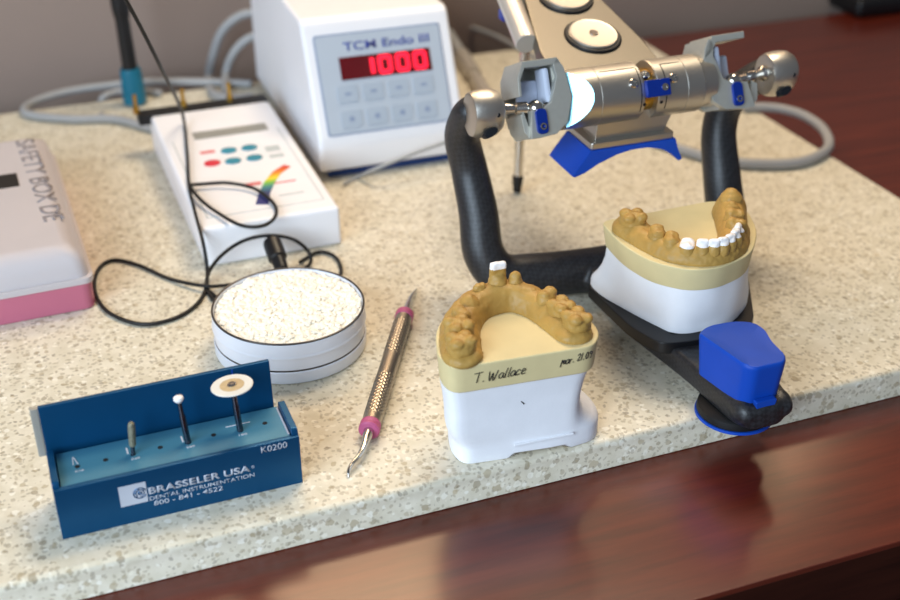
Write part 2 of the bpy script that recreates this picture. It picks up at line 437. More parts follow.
# burs standing in the rack
def bur(name, label, k, top_px):
    h = holes[k]; tp = RK.plane(top_px[0], top_px[1], h.y+1.5)
    base = RK.M @ Vector((h.x, h.y, 23.5)); top = RK.M @ tp
    t = thing(name, label, 'bur', Frame(base.x, base.y, base.z, 21.4), 'burs standing in the blue rack')
    L = (top-base).length; a = RK.M.to_3x3().inverted() @ (top-base)
    return t, along((0, 0, 0), a), L
t, mt, L = bur('dental_bur', 'short grey-green diamond grit bur, leftmost bur in the blue rack', 2, (131, 422))
B().lathe([(.01, -3), (.85, -3), (.9, 4.5), (.01, 4.6)], 16, mt).build('shank', M['darksteel'], t)
B().lathe([(.01, 4), (1.25, 4.1), (1.45, 5), (1.5, L-2), (1.25, L-.6), (.6, L), (.01, L+.05)], 20, mt).build('cutting_head', M['diamond'], t, label='gritty grey-green head')
t, mt, L = bur('dental_bur', 'slim steel bur with a small white ball tip, standing left of the round cutting disc', 4, (178.5, 399))
B().lathe([(.01, -3), (1.3, -3), (1.3, 13), (1.0, 14), (.85, L-1), (.01, L-.9)], 18, mt).build('shank', M['darksteel'], t)
B().lathe([(.01, L-1.7), (.8, L-1.7), (1.7, L-.9), (2.1, L), (1.9, L+.9), (1.1, L+1.4), (.01, L+1.5)], 24, mt).build('cutting_head', M['tooth'], t, label='white rounded tip')
t, mt, L = bur('disc_mandrel', 'flat round pale cutting disc on a steel mandrel in the blue rack', 6, (232, 385.5))
B().lathe([(.01, -3), (1.35, -3), (1.35, 12), (1.1, 13), (1.1, L), (.01, L)], 18, mt).build('shank', M['darksteel'], t)
B().lathe([(.01, L-.3), (8.4, L-.25), (8.6, L), (8.4, L+.25), (.01, L+.3)], 56, mt).build('disc', M['discw'], t)
B().lathe([(.01, L), (5.0, L), (5.0, L+.36), (.01, L+.38)], 40, mt).build('disc_centre', M['discc'], t, label='tan centre of the disc')
B().lathe([(.01, L), (1.9, L), (1.9, L+.7), (1.3, L+1.2), (.01, L+1.3)], 24, mt).build('screw_head', M['steel'], t)

# ------------------------------------------------------------------ tin of granules
TN = Frame(-79, 505, 0, 0)
tn = thing('round_tin', 'white round tin filled with white granules', 'tin', TN)
B().lathe([(.01, 0), (36.2, 0), (37.2, .8), (37.4, 1.8), (37.4, 6.6), (36.9, 7.2), (36.2, 7.2), (.01, 7.1)], 96).build('lid_underneath', M['tin'], tn)
B().lathe([(36.5, 6.9), (37.0, 7.0), (37.0, 7.7), (36.5, 7.8), (36.4, 7.4)], 96).build('seam', M['tinrim'], tn, label='dark seam round the tin')
B().lathe([(.01, 7.4), (36.4, 7.4), (36.9, 8), (36.9, 13.6), (37.5, 14.0), (37.7, 14.8), (37.5, 15.6), (37.3, 16), (37.3, 21.9), (36.9, 22.3), (36.2, 22.3), (35.9, 21.8), (35.9, 9), (.01, 9)], 96).build('body', M['tin'], tn)
tor = B()
rs = []
for i in range(96):
    a = 2*math.pi*i/96
    rs.append([Vector(((36.75+.55*math.cos(q))*math.cos(a), (36.75+.55*math.cos(q))*math.sin(a), 22.4+.55*math.sin(q))) for q in [2*math.pi*k/8 for k in range(8)]])
rs.append(rs[0]); tor.rings(rs, False, False); bmesh.ops.remove_doubles(tor.bm, verts=list(tor.bm.verts), dist=1e-4)
tor.build('rim', M['tinrim'], tn, label='dark rolled rim')
b = B()
b.lathe([(.01, 9.2), (35.6, 9.2), (35.6, 20.6), (28, 21.2), (12, 21.5), (.01, 21.5)], 72)
for i in range(2300):
    a = random.random()*2*math.pi; r = 35.0*math.sqrt(random.random())
    z = 21.4-.7*(r/35)**3+.7*noise.noise(Vector((r*math.cos(a), r*math.sin(a), 0))*.16); q = random.uniform(.6, 1.5)
    vs = bmesh.ops.create_icosphere(b.bm, subdivisions=1, radius=1, matrix=T(r*math.cos(a), r*math.sin(a), z+random.uniform(-.2, .7)) @ RZ(random.uniform(0, 180)) @ RX(random.uniform(-40, 40)) @ Matrix.Diagonal((q*1.2, q, q*.8, 1)))
o = b.build('white_granules', M['grain']); place(o, TN)
tag(o, 'white granules filling the round tin to its rim', 'granules', kind='stuff')

# ------------------------------------------------------------------ double-ended hand instrument
h0, h1 = gp(371, 424, 4.9), gp(403.5, 319, 4.9)
ax = (h1-h0); HI = Frame(h0.x, h0.y, 0, math.degrees(math.atan2(ax.y, ax.x)))
hi = thing('dental_scaler', 'double-ended steel hand instrument with pink rings, lying beside the tin', 'dental instrument', HI)
HL = ax.length; mx = T(0, 0, 4.9) @ RY(90)
def kn(r, z, a):
    f = min(1, max(0, (z-3)/3), max(0, (HL-3-z)/3))
    mid = 1 if not (HL*.40 < z < HL*.60) else .0
    u = a*6+z*1.15; v = a*6-z*1.15
    return r+.36*f*mid*(max(abs(math.sin(u)), abs(math.sin(v)))**3-.6)
prof = [(.01, 0)]+[(4.35, HL*k/220) for k in range(221)]+[(.01, HL)]
B().lathe(prof, 72, mx, kn).build('handle', M['knurl'], hi, angle=80)
for z0 in (-5.5, HL-.5):
    B().lathe([(.01, z0), (4.0, z0), (4.75, z0+.7), (4.75, z0+2), (4.55, z0+2.3), (4.75, z0+2.7), (4.75, z0+4.9), (4.1, z0+5.8), (.01, z0+5.8)], 40, mx).build('grip_ring', M['pink'], hi, label='pink grip ring')
def hl(px, py, z): return HI.loc(gp(px, py, z))
B().tube([(-4, 0, 4.9), (-10, 0, 4.8), hl(364, 447, 4.5), hl(359, 456, 3.6), hl(352, 464, 2.8), hl(348.5, 471, 2), hl(349, 477, .5)], [2.5, 2.1, 1.5, 1.2, .95, .7, .35], 14).build('working_tip', M['steel'], hi)
B().tube([(HL+3, 0, 4.9), (HL+9, 0, 4.9), hl(408.5, 303, 4.6), hl(411, 297, 3.8), hl(413.5, 293, 3), hl(417, 289, 1.2)], [2.5, 2.0, 1.5, 1.1, .8, .4], 14).build('working_tip', M['steel'], hi)

# ------------------------------------------------------------------ dental casts
def tooth_bm(kind, s=1.0):
    b = B()
    if kind == 'molar':
        b.ell((0, 0, -2.2*s), (5.6*s, 5.4*s, 4.6*s)); b.box((0, 0, -2.4*s), (9.4*s, 9.0*s, 8.4*s), 2.4*s, None, 3)
        for x, y, h in ((-2.5, -2.3, 0), (2.5, -2.2, .3), (-2.4, 2.4, .4), (2.5, 2.3, .1)): b.ell((x*s, y*s, (.35+h)*s), (2.75*s, 2.6*s, 1.95*s))
    elif kind == 'premolar':
        b.ell((0, 0, -2.2*s), (4.1*s, 4.8*s, 4.6*s)); b.box((0, 0, -2.6*s), (6.4*s, 7.8*s, 8*s), 2.2*s, None, 3)
        b.ell((0, -2.0*s, .4*s), (2.9*s, 2.3*s, 2.0*s)); b.ell((0, 2.0*s, .8*s), (3.0*s, 2.4*s, 2.1*s))
    elif kind == 'incisor':
        b.ell((0, 0, -4.4*s), (4.2*s, 3.8*s, 5.2*s)); b.box((0, .4*s, .4*s), (7.0*s, 2.9*s, 10*s), 1.1*s, RX(5))
    elif kind == 'small':
        b.ell((0, 0, -2.6*s), (3.1*s, 3.2*s, 5*s)); b.box((0, .3*s, -.2*s), (5.6*s, 3.0*s, 7*s), 1.2*s)
    elif kind == 'peg':
        b.ell((0, 0, -2.6*s), (3.5*s, 3.3*s, 5*s)); b.ell((0, 0, .8*s), (2.8*s, 2.5*s, 3.2*s))
    else:
        b.ell((0, 0, -2.0*s), (4.2*s, 3.9*s, 3.8*s)); b.ell((.3, .2, .2*s), (2.6*s, 2.4*s, 2.1*s))
    return b
def cast_teeth(parent, arch, teeth, z):
    for x, y, rot, kind, s, dz, white in teeth:
        b = tooth_bm(kind, s)
        bmesh.ops.transform(b.bm, matrix=T(x, y, z+dz) @ RZ(rot) @ RX(random.uniform(-3, 3)), verts=list(b.bm.verts))
        o = b.build('tooth', M['tooth'] if white == 1 else M['tan'], arch, label='white tooth' if white == 1 else None)
        remesh(o, .42, 6)
        for v in o.data.vertices: v.co += v.normal*MM*(.30*noise.noise(v.co/MM*.45)+.12*noise.noise(v.co/MM*1.3))
        if white == 2:                       # white wax on the biting edge only
            me = o.data; me.materials.append(M['tooth'])
            zs = (z+dz+{'incisor': 2.6, 'small': .4}.get(kind, .6)*s)*MM
            for f in me.polygons:
                if f.center.z > zs: f.material_index = 1
            o['label'] = 'tan tooth with a white top edge'
def ridge(name, line, z, parent, mat):
    pts, wid, hei = [Vector((p[0], p[1], 0)) for p in line], [p[2] for p in line], [p[3] for p in line]
    P = []
    for i in range(len(pts)-1):
        p0, p1, p2, p3 = pts[max(i-1, 0)], pts[i], pts[i+1], pts[min(i+2, len(pts)-1)]
        for k in range(8):
            t = k/8
            P.append((.5*((2*p1)+(p2-p0)*t+(2*p0-5*p1+4*p2-p3)*t*t+(3*p1-p0-3*p2+p3)*t**3), wid[i]*(1-t)+wid[i+1]*t, hei[i]*(1-t)+hei[i+1]*t))
    P.append((pts[-1], wid[-1], hei[-1]))
    prof = [(-1, -.12), (-1.0, .12), (-.9, .42), (-.72, .7), (-.48, .92), (-.2, 1), (.2, 1), (.48, .92), (.72, .7), (.9, .42), (1.0, .12), (1, -.12)]
    rs = []
    n = len(P)
    for i, (p, w, h) in enumerate(P):
        t = (P[min(i+1, n-1)][0]-P[max(i-1, 0)][0]).normalized(); s = Vector((-t.y, t.x, 0))
        rs.append([p+s*(a*w)+Vector((0, 0, z+c*h)) for a, c in prof])
    b = B(); b.rings(rs)
    for (p, w, h), d in ((P[0], -1), (P[-1], 1)):   # rounded arch ends
        b.ell((p.x, p.y, z+h*.15), (w*.99, w*.95, h*.80))
    o = b.build(name, mat, parent); remesh(o, .7, 6)
    me = o.data
    for v in me.vertices:                     # uneven gum surface
        co = v.co/MM
        if co.z > z+.6: v.co += v.normal*MM*(.55*noise.noise(co*.22)+.25*noise.noise(co*.6+Vector((9, 3, 1))))
    return o
def loft(name, rings, mat, parent, notch=None):
    b = B(); b.rings(rings); return b.build(name, mat, parent, angle=50)
def bevel_rings(outl, z0, z1, d, c):
    def sc(o, e): return [Vector(c)+(p-Vector(c))*(1-e/max((p-Vector(c)).length, 1)) for p in o]
    seq = [(z0, d, 0), (z0+d*.35, d*.3, 0), (z0+d, 0, 0), (z1-d, 0, 1), (z1-d*.35, d*.3, 1), (z1, d, 1)]
    return [[Vector((p.x, p.y, z)) for p in sc(outl[k], e)] for z, e, k in seq]

# ---- near cast on the slab
UC = Frame(29.75, 409.8, 0, 16)
uc = thing('dental_cast', 'dental cast standing on the slab with handwriting and one white-tipped tooth', 'dental cast', UC)
cc = (2, 24)
top = round_poly([(-30.5, -.5), (31, -.5), (37.5, 9), (37, 24), (28, 42), (14, 52), (-2, 52.5), (-18, 45), (-29, 30), (-33.5, 10)], [4, 5, 6, 9, 10, 10, 10, 10, 9, 6])
topP = polar(top, cc)
lowP = polar(round_poly([(-30, 0), (30.5, 0), (36, 9), (35.5, 24), (27, 41), (13, 50), (-2, 50.5), (-17, 44), (-28, 30), (-32.5, 10)], 6), cc)
loft('stone_plate', bevel_rings((lowP, topP), 40.5, 54, .8, cc), M['stone'], uc)
w_top = polar(round_poly([(-30.2, .6), (29.5, .8), (34.5, 10), (34, 24), (26, 40), (12, 49), (-2, 49.5), (-16, 43), (-27.5, 30), (-32.6, 10)], 6), cc)
w_mid = polar(round_poly([(-28.6, 2.2), (27, 3.0), (30.5, 10), (31, 24), (25, 40), (12, 49), (0, 49.5), (-14, 43), (-25, 30), (-30.4, 11)], 7), cc)
w_bot = polar(round_poly([(-24, 4), (20, 2.2), (37, 5), (42.5, 15), (42, 28), (36, 44), (16, 53), (2, 52), (-14, 45), (-24, 30), (-26.5, 14)], 8), cc)
rg = []
for z, o_, in ((0, None), (.6, None), (3, None), (7.5, None), (9.2, None), (11.5, None), (15, None), (20, None), (27, None), (34, None), (40.8, None)):
    if z <= 8: oo = w_bot; e = .8 if z == 0 else 0
    elif z <= 20:
        t = (z-7.5)/12.5; t = t*t*(3-2*t); t = min(1, t*1.1); oo = mixo(w_bot, w_mid, t); e = 0
    else:
        t = (z-20)/20.8; oo = mixo(w_mid, w_top, t*t); e = 0
    ring = []
    for p in oo:
        v = Vector((p.x, p.y, z))
        if e: v.x += (cc[0]-p.x)*.025; v.y += (cc[1]-p.y)*.025
        if z < 3 and -4 < p.x < 25 and p.y < 10: v.z += 2.3*min(1, (p.x+4)/2.5, (25-p.x)/2.5)*(1 if z < 1 else 1)   # shallow notch under the near edge
        ring.append(v)
    rg.append(ring)
loft('plaster_base', rg, M['plaster'], uc)
b = B()                                       # chips and a pencil tick in the plaster
b.box((12, 2.0, 7.6), (27, .5, 1.1), .2, RY(-2)); b.build('trimmed_step', M['plaster'], uc)
b = B(); p = UC.plane(523, 403, 2.0); b.tube([(p.x-.8, 2.2, p.z+.9), (p.x, 2.1, p.z), (p.x+.4, 2.0, p.z-.6)], .28, 6, 0); 
b.build('surface_nick', M['ink'], uc, label='small dark nick')
ar = ridge('dental_arch', [(-24, 6, 8.6, 5), (-22, 16, 8.8, 6.2), (-18, 28, 8.6, 7.5), (-10, 38.5, 8.5, 9), (2, 43, 8.5, 10.5), (12, 41, 8.6, 9.8), (19, 32, 8.6, 7.6), (23, 21, 9, 6), (25.5, 10, 8.8, 5)], 54, uc, M['tan'])
cast_teeth(uc, ar, [
    (-24.5, 6.5, 8, 'molar', 1.137, 7.70, 0), (-22.3, 17, 14, 'molar', 1.137, 8.70, 0), (-18.5, 26.5, 24, 'premolar', 1.044, 7.70, 0),
    (-12.5, 35.5, 40, 'bump', 1.334, 7.90, 0), (-5.5, 42, 20, 'small', 1.100, 8.20, 0), (3.4, 44.6, 2, 'incisor', 1.06, 14.2, 2), (11, 43.6, -14, 'peg', 1.000, 10.60, 0),
    (16, 37.5, -38, 'bump', 1.044, 6.90, 0), (20.8, 30, -62, 'premolar', 1.067, 8.90, 0), (24, 21, -72, 'molar', 1.067, 8.10, 0), (27, 10.8, -76, 'molar', 1.137, 7.70, 0)], 54)
# handwriting
GL = {'T': [[(0, 1), (.75, 1.08)], [(.42, 1.04), (.28, 0)]], '.': [[(.05, 0), (.12, .04)]],
      'W': [[(0, .95), (.02, .1), (.12, 0), (.34, .75), (.36, .05), (.48, 0), (.78, .95)]],
      'a': [[(.45, .5), (.25, .58), (.02, .3), (.08, .02), (.3, .08), (.44, .5), (.42, .1), (.55, .02)]],
      'l': [[(.28, 1), (.1, .1), (.2, 0)]], 'c': [[(.42, .48), (.25, .56), (.05, .3), (.1, .02), (.38, .08)]],
      'e': [[(.05, .28), (.38, .36), (.36, .54), (.2, .58), (.04, .3), (.1, .02), (.4, .08)]],
      'm': [[(0, -.25), (.16, .7), (.2, .3), (.38, .62), (.38, .1), (.42, .4), (.6, .6), (.62, .08)]],
      'r': [[(.05, .5), (.05, .05), (.1, .35), (.32, .5)]], '2': [[(.05, .75), (.3, .95), (.4, .7), (.05, .05), (.45, .08)]],
      '1': [[(.2, .95), (.08, .02)]], '0': [[(.2, .9), (.05, .5), (.15, .05), (.35, .2), (.38, .7), (.2, .9)]], '9': [[(.4, .8), (.2, .92), (.1, .65), (.38, .6), (.4, .85), (.3, .02)]]}
def write(txt, px0, px1, h):
    p0, p1 = UC.plane(*px0, -.62), UC.plane(*px1, -.62)
    adv = {'.': .3, 'T': .8, 'W': .9, 'm': .72, 'l': .3, '1': .35, ' ': .3}
    tot = sum(adv.get(c, .5) for c in txt); k = (p1.x-p0.x)/tot; x = 0; b = B()
    for c in txt:
        for st in GL.get(c, []):
            b.tube([(p0.x+(x+u)*k+v*h*.12, -.52, p0.z+(p1.z-p0.z)*(x/tot)+v*h) for u, v in st], .19, 6, 4)
        x += adv.get(c, .5)
    b.build('handwriting', M['ink'], uc, label='black handwriting')
write('T. Wallace', (473.5, 383.5), (526, 373.5), 4.4)
write('mar. 21.09', (560.5, 365.5), (592, 357.5), 3.6)

# ------------------------------------------------------------------ articulator
AR = Frame(94, 576, 0, 20)
at = thing('dental_articulator', 'black and silver dental articulator, opened, with blue plastic blocks', 'articulator', AR)
def A(px, py, ly): return AR.plane(px, py, ly)
b = B()
for s in (-1, 1):
    dx = 3.5 if s < 0 else -12
    b.tube([(0, -10, 12), (s*28, -9, 12), (s*55, -4, 12), (s*(70+dx*.5), -1, 14), (s*(76.5+dx), 4, 26), (s*(76.5+dx), 12, 45), (s*(78+dx), 22, 66), (s*(82+dx), 22, 84), (s*(84.5+dx*.4), 14, 98), (s*85, 8, 104)],
           [12, 12, 11.6, 11.4, 11, 10.4, 9.6, 9.2, 8.6, 7.6], 20, 6)
b.ell((0, -16, 12), (34, 22, 9.6))
arm = [(-29, -14), (29, -14), (27, -60), (10, -110), (4, -150), (-2, -158), (-18, -158), (-23, -150), (-26, -112), (-34, -60)]
b.prism(round_poly(arm, 8, 4), 6.5, 19.0, None, 2.5)
for x, y in ((-19, -150), (0, -150)): b.ell((x, y, 14), (5, 8, 6))
fr = b.build('base_frame', M['carbon'], at); remesh(fr, 1.1, 5)
b = B(); b.lathe([(.01, 1.6), (16.8, 1.6), (17.2, 2.4), (16.8, 5.2), (15, 6.6), (11, 7.2), (.01, 7.2)], 48, T(-11.5, -134.5, 0)); b.build('foot', M['rubber'], at)
B().lathe([(.01, 0), (17.2, 0), (17.8, .5), (17.6, 1.7), (.01, 1.8)], 48, T(-11.5, -134.5, 0)).build('foot_ring', M['bluep'], at, label='blue ring under the front foot')
for s in (-1, 1): B().lathe([(.01, 0), (9, 0), (9.3, 1), (9, 3.4), (.01, 3.6)], 32, T(s*66, -2, 0)).build('foot', M['rubber'], at)
# mounting plate under the far cast
pl = [(-41, -37), (40, -37), (40, -60), (20, -97), (6, -104), (-17, -104), (-33, -101), (-39, -82)]
B().prism(round_poly(pl, 6, 5), 15.5, 21.85, None, .8).build('mounting_plate', M['black'], at)
# blue incisal block
bl = [(-27.5, -121.5), (-20, -117), (-6.5, -117.5), (1.5, -121.5), (3, -129), (0, -139), (-.5, -151), (-4, -155), (-18.5, -155), (-22, -151.5)]
up = polar(round_poly(bl, [3, 4, 5, 5, 5, 10, 3, 3, 3, 3], 5), (-12, -137)); lo_ = [Vector((-12, -137))+(p-Vector((-12, -137)))*.90 for p in up]
rg = []
for z, t, e in ((18, 0, 0), (20, .1, 0), (36.8, .95, 0), (38.2, 1, .02), (38.9, 1, .06)):
    rg.append([Vector((p.x+(-12-p.x)*e, p.y+(-137-p.y)*e, z)) for p in mixo(lo_, up, t)])
rg.append([Vector((p.x+(-12-p.x)*.55, p.y+(-137-p.y)*.55, 38.2)) for p in up])
loft('incisal_table', rg, M['bluep'], at)['label'] = 'blue plastic block on the front of the base'
B().prism(round_poly([(-5.5, 0), (5.5, 0), (2.5, -12), (-2.5, -12)], 1.5, 3), 0, 3, axes((-11.5, -153.6, 21.5), (1, 0, 0), (0, 0, 1)), .4).build('table_tongue', M['bluep'], at)
# condyle heads, pins and balls
XC = -3.0
for s in (-1, 1):
    hm = T(s*82.5, 0, 106) @ RY(90)
    hd = B()
    prof = [(.01, -7.6), (8.6, -7.6), (9.4, -7.2), (10.2, -5), (10.6, -1.5), (10.6, 1.5), (10.2, 5), (8.6, 7.6), (6, 8.4), (.01, 8.6)]
    def tear(r, z, a):                        # drawn out downwards, towards the post
        return r*(1+.30*max(0, math.cos(a-R(14)))**2)
    hd.lathe(prof, 56, hm, tear)
    hd = hd.build('condyle_head', M['alu'], at, angle=40)
    B().lathe([(.01, -.6), (1.1, -.6), (1.1, .35), (.01, .35)], 20, T(s*82.5+3.4, -10.0, 107) @ RX(80)).build('set_screw', M['hole'], hd, label='dark screw hole')
    B().prism([(3.7*math.cos(2*math.pi*k/28), 1.9*math.sin(2*math.pi*k/28)) for k in range(28)], -4, .7, T(s*82.5-.2, -10.2, 98.6) @ RX(60) @ RZ(24)).build('oval_slot', M['hole'], hd, label='dark oval slot')
    b = B(); pm = along((s*75, 0, 106), (XC+s*55, -6.5, 106.5))
    b.lathe([(.01, -1), (4.0, -1), (4.0, 2), (2.6, 3.5), (2.3, 8), (3.1, 9), (3.2, 14), (2.2, 15), (2.1, 22), (.01, 22)], 24, pm)
    b.build('condyle_pin', M['steel'], at)
    B().ell((XC+s*55, -6.5, 106.5), 4.2).build('condyle_ball', M['steel'], at, angle=180)
# upper member: housings, tipped back with the opened upper member
TB = T(0, 0, 106) @ RX(-25) @ T(0, 0, -106)
for s in (-1, 1):
    def P2(pts): return [(XC+s*(x if x < 55 or s > 0 else 55+(x-55)*.6), z) for x, z in pts]
    fm = TB @ axes((0, 0, 0), (1, 0, 0), (0, 0, 1))      # local z of the prism points to -y
    b = B()
    octo = [(37, 107), (40.5, 95), (47, 90.5), (62, 90.5), (68, 96), (70.5, 108), (69.5, 119), (63.5, 126.5), (42, 126.5), (39, 120)]
    if s > 0: octo = [(37, 107), (40.5, 95), (47, 90.5), (55, 90.5), (55, 108), (53, 126.5), (42, 126.5), (39, 120)]
    b.prism(P2(octo), -15, -11.5, fm, .5)                                     # back wall
    b.prism(P2([(37, 107), (40.5, 95), (44.5, 93), (44.5, 122), (42, 126.5), (39, 120)]), -12, 6, fm, .4)   # inner wall
    if s > 0: b.prism(P2([(37.5, 116), (39, 120.5), (44, 127.5), (62.5, 128), (62.5, 124.6), (46, 124), (42.5, 119)]), -13, 9.4, fm, .5)
    else: b.prism(P2([(41, 123.2), (42, 126.5), (63.5, 126.5), (69.5, 119), (70.3, 110), (67.6, 110), (66.9, 118), (62.3, 123.2)]), -13, 9.4, fm, .5)   # top lip
    b.prism(P2([(47, 90.5), (64, 89.3), (68, 93), (69, 101), (66, 102.5), (63.5, 95.5), (47, 94)]), -13, 6.5, fm, .5)       # bottom lip
    b.prism(P2([(39, 121.5), (36.5, 107), (40.5, 95), (47, 90), (58, 89), (64.5, 89.2), (61.5, 102.5), (52, 103.5), (48, 105.5), (43.5, 117.5), (44.5, 123.5), (42, 126.5)]), 4.4, 9.4, fm, .5)   # front cheek
    hs = b.build('condyle_housing', M['alu2'], at)
    B().box((XC+s*47.5, -1, 114), (3.4, 11, 17), 1.3, TB).box((XC+s*54, 6, 112), (12, 3, 12), 1.4, TB).build('guide_insert', M['insert'], hs, label='white plastic insert in the housing')
    cm = TB @ axes((XC+s*54.5, -9.0, 97), (1, 0, 0), (0, 0, 1))
    B().prism(round_poly([(-2.9, -6.2), (2.9, -6.2), (2.9, 6), (-2.9, 6)], 2.6, 5), 0, 2, cm, .4).build('locking_tab', M['bluean'], hs, label='blue locking tab')
    B().lathe([(.01, 1.6), (1.8, 1.6), (1.7, 2.7), (1.0, 2.8), (.8, 1.9), (.01, 1.9)], 20, cm @ T(0, -2.6, 0)).build('tab_screw', M['steel'], hs)
# tube with oblique polished facet at its left end
tm = T(0, 0, 106) @ RY(90); TR = 14.6
b = B(); b.lathe([(.01, -43), (TR, -43), (TR, -26.2), (TR-.25, -26), (TR, -25.8), (TR, -3.2), (TR-.3, -2.6), (.01, -2.6)], 96, tm)
geom = list(b.bm.verts)+list(b.bm.edges)+list(b.bm.faces)
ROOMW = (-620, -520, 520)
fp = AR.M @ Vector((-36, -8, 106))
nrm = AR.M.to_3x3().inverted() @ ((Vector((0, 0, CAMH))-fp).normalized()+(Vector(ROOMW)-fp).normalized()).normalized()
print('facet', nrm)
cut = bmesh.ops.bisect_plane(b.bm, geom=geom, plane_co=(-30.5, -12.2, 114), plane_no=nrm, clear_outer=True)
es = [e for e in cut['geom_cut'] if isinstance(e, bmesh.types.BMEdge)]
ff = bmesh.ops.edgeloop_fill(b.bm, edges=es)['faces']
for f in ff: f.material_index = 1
tb = b.build('hinge_tube', [M['alu'], M['mirror']], at, angle=25)
tb['label'] = 'silver tube with a bright polished facet'
B().lathe([(.01, 4.6), (TR-.3, 4.6), (TR, 5.2), (TR, 21.3), (TR-.25, 21.5), (TR, 21.7), (TR, 31), (TR-.8, 32), (12, 40), (.01, 40)], 96, tm).build('hinge_tube', M['alu'], at, angle=25)
B().lathe([(.01, -3), (10.8, -3), (10.8, 5), (.01, 5)], 64, tm).build('brass_core', M['gold'], at, label='brass core between the tube halves')
def onT(x, ang, r=TR):                         # point on the tube; angle 0 = towards camera, 90 = up
    return T(x, 0, 106) @ RX(-ang) @ T(0, -r, 0) @ RX(90)
for x, g in ((-8.5, 36), (13.5, 36), (1.0, 60)):
    r = TR if x != 1.0 else 11
    B().lathe([(.01, -.5), (2.5, -.5), (2.5, .7), (2.0, 1.3), (1.1, 1.35), (.8, .5), (.01, .5)], 24, onT(x, g, r)).build('tube_screw', M['steel'], at)
for x in (-4.6, 9.2):
    rs = []
    for g in range(-25, 75, 5):
        m = T(x, 0, 106) @ RX(-g); rs.append([m @ Vector((dx, -TR-dy, 0)) for dx, dy in ((-.28, -.2), (.28, -.2), (.28, .06), (-.28, .06))])
    B().rings(rs).build('groove_line', M['hole'], at)
    B().lathe([(.01, -.2), (.9, -.2), (.9, .1), (.01, .1)], 16, onT(x+(-2.5 if x < 0 else -2.6)+4.2*(x < 0), -8)).build('index_hole', M['hole'], at)
for x0, x1 in ((-24, -5), (9, 20)):
    B().tube([onT(x0+(x1-x0)*k/6, 72).translation for k in range(7)], .25, 6, 0).build('groove_line', M['hole'], at)
cl = B().box((0, 0, 1.4), (13, 8.5, 3.4), .6, onT(3.5, 22)).build('centric_lock', M['bluean'], at, label='blue locking clip on the tube')
B().lathe([(.01, 3), (1.9, 3), (1.8, 3.8), (1.0, 3.9), (.8, 3.3), (.01, 3.3)], 20, onT(6.5, 22)).build('clip_screw', M['steel'], cl)
# bracket, plate and blue mounting block below the tube
b = B(); mt = axes((0, 0, 0), (1, 0, 0), (0, 0, 1))
b.prism([(-25, 85), (14, 85), (21, 101), (12, 106), (-18, 106), (-24.5, 95)], -8, 7, mt, .5)
b.build('bracket', M['alu'], at)
b = B(); b.prism(round_poly([(-29, -11), (18, -11), (18, 17), (-29, 17)], 2, 3), 81.8, 85.2, None, .5); b.build('bracket_plate', M['alu'], at)
topo = [(-29.5, 81.8), (18.5, 81.8), (20.5, 76), (23.5, 70), (21.5, 69), (17, 73.5), (11, 77), (3, 79), (-6, 79.2), (-15, 77.6), (-25, 74), (-32, 70.2), (-37.5, 68.6), (-39, 69.5), (-35, 75)]
B().prism(topo, -17, 12, mt, .5).build('magnet_plate', M['bluep'], at, label='blue arched mounting block under the tube')
# upper arm plate rising backwards, its round caps, side pin and support leg
def UZ(y): return 121+.3*(y-45)
um = axes((0, 45, 121), (1, 0, 0), (0, 1, .3))
b = B(); b.prism(round_poly([(-38, -34), (23, -34), (22, -8), (12, 60), (12, 105), (-22, 105), (-22, 60), (-37, -8)], 3, 3), -9, 0, um, .9)
b.build('upper_arm', M['armgrey'], at)
for y in (-1, 36):
    pc = B().lathe([(.01, -1), (15.4, -1), (15.4, .6), (14.6, 1.4), (.01, 1.4)], 56, um @ T(-4, y, 0)).build('plate_cap', M['black'], at, label='black ringed cap on the upper arm')
    B().lathe([(.01, 1), (13.2, 1), (13.2, 2), (12.6, 2.5), (11.4, 2.3), (.01, 2.3)], 56, um @ T(-4, y, 0)).build('cap_disc', M['alu'], pc)
    B().lathe([(.01, 2), (2.6, 2), (2.3, 3.0), (.01, 3.0)], 24, um @ T(-4, y, 0)).build('cap_screw', M['steel'], pc)
p0, p1 = A(527, 44, 54), A(503, -16, 102)
B().lathe([(.01, 0), (5.8, 0), (6.2, 1), (6.2, (p1-p0).length), (.01, (p1-p0).length)], 32, along(p0, p1)).build('incisal_pin', M['conn'], at)
B().box(A(504, 15, 88), (4, 8, 6), 1).build('pin_clamp', M['bluean'], at, label='blue clamp on the side of the arm')
tip = AR.loc(gp(517, 193, 0)); q = Vector((-9, 118, UZ(118)-8))
d = (q-tip).normalized()
B().tube([tip+d*9, q], 2.9, 16, 0).build('support_leg', M['steel'], at)
B().tube([tip+Vector((0, 0, 1.9)), tip+d*11], [2.6, 3.6], 16, 0).build('leg_tip', M['rubber'], at, label='black rubber tip of the support leg')

# ---- far cast on the articulator
lcp = AR.M @ Vector((0, -70, 21.9)); LC = Frame(lcp.x, lcp.y, lcp.z, 20)
lc = thing('dental_cast', 'dental cast with white front teeth on the black articulator base', 'dental cast', LC)
cc = (-2, 0)
stp = polar(round_poly([(-37, 29), (29, 31), (38, 17), (30, -6), (14, -26), (-7, -32.5), (-21, -30), (-33.5, -17), (-38.5, 4)], [5, 7, 9, 10, 10, 9, 10, 10, 9], 6), cc)
stl = [Vector(cc)+(p-Vector(cc))*.955 for p in stp]
loft('stone_plate', bevel_rings((stl, stp), 24, 36, .7, cc), M['stone'], lc)
pb = polar(round_poly([(-40, 33), (38, 33), (39, 14), (25, -14), (6, -28), (-17, -28), (-24, -25), (-31, -8), (-40, 19)], [6, 6, 9, 9, 8, 6, 6, 8, 7], 6), cc)
pt = [Vector(cc)+(p-Vector(cc))*.94 for p in stp]
rg = []
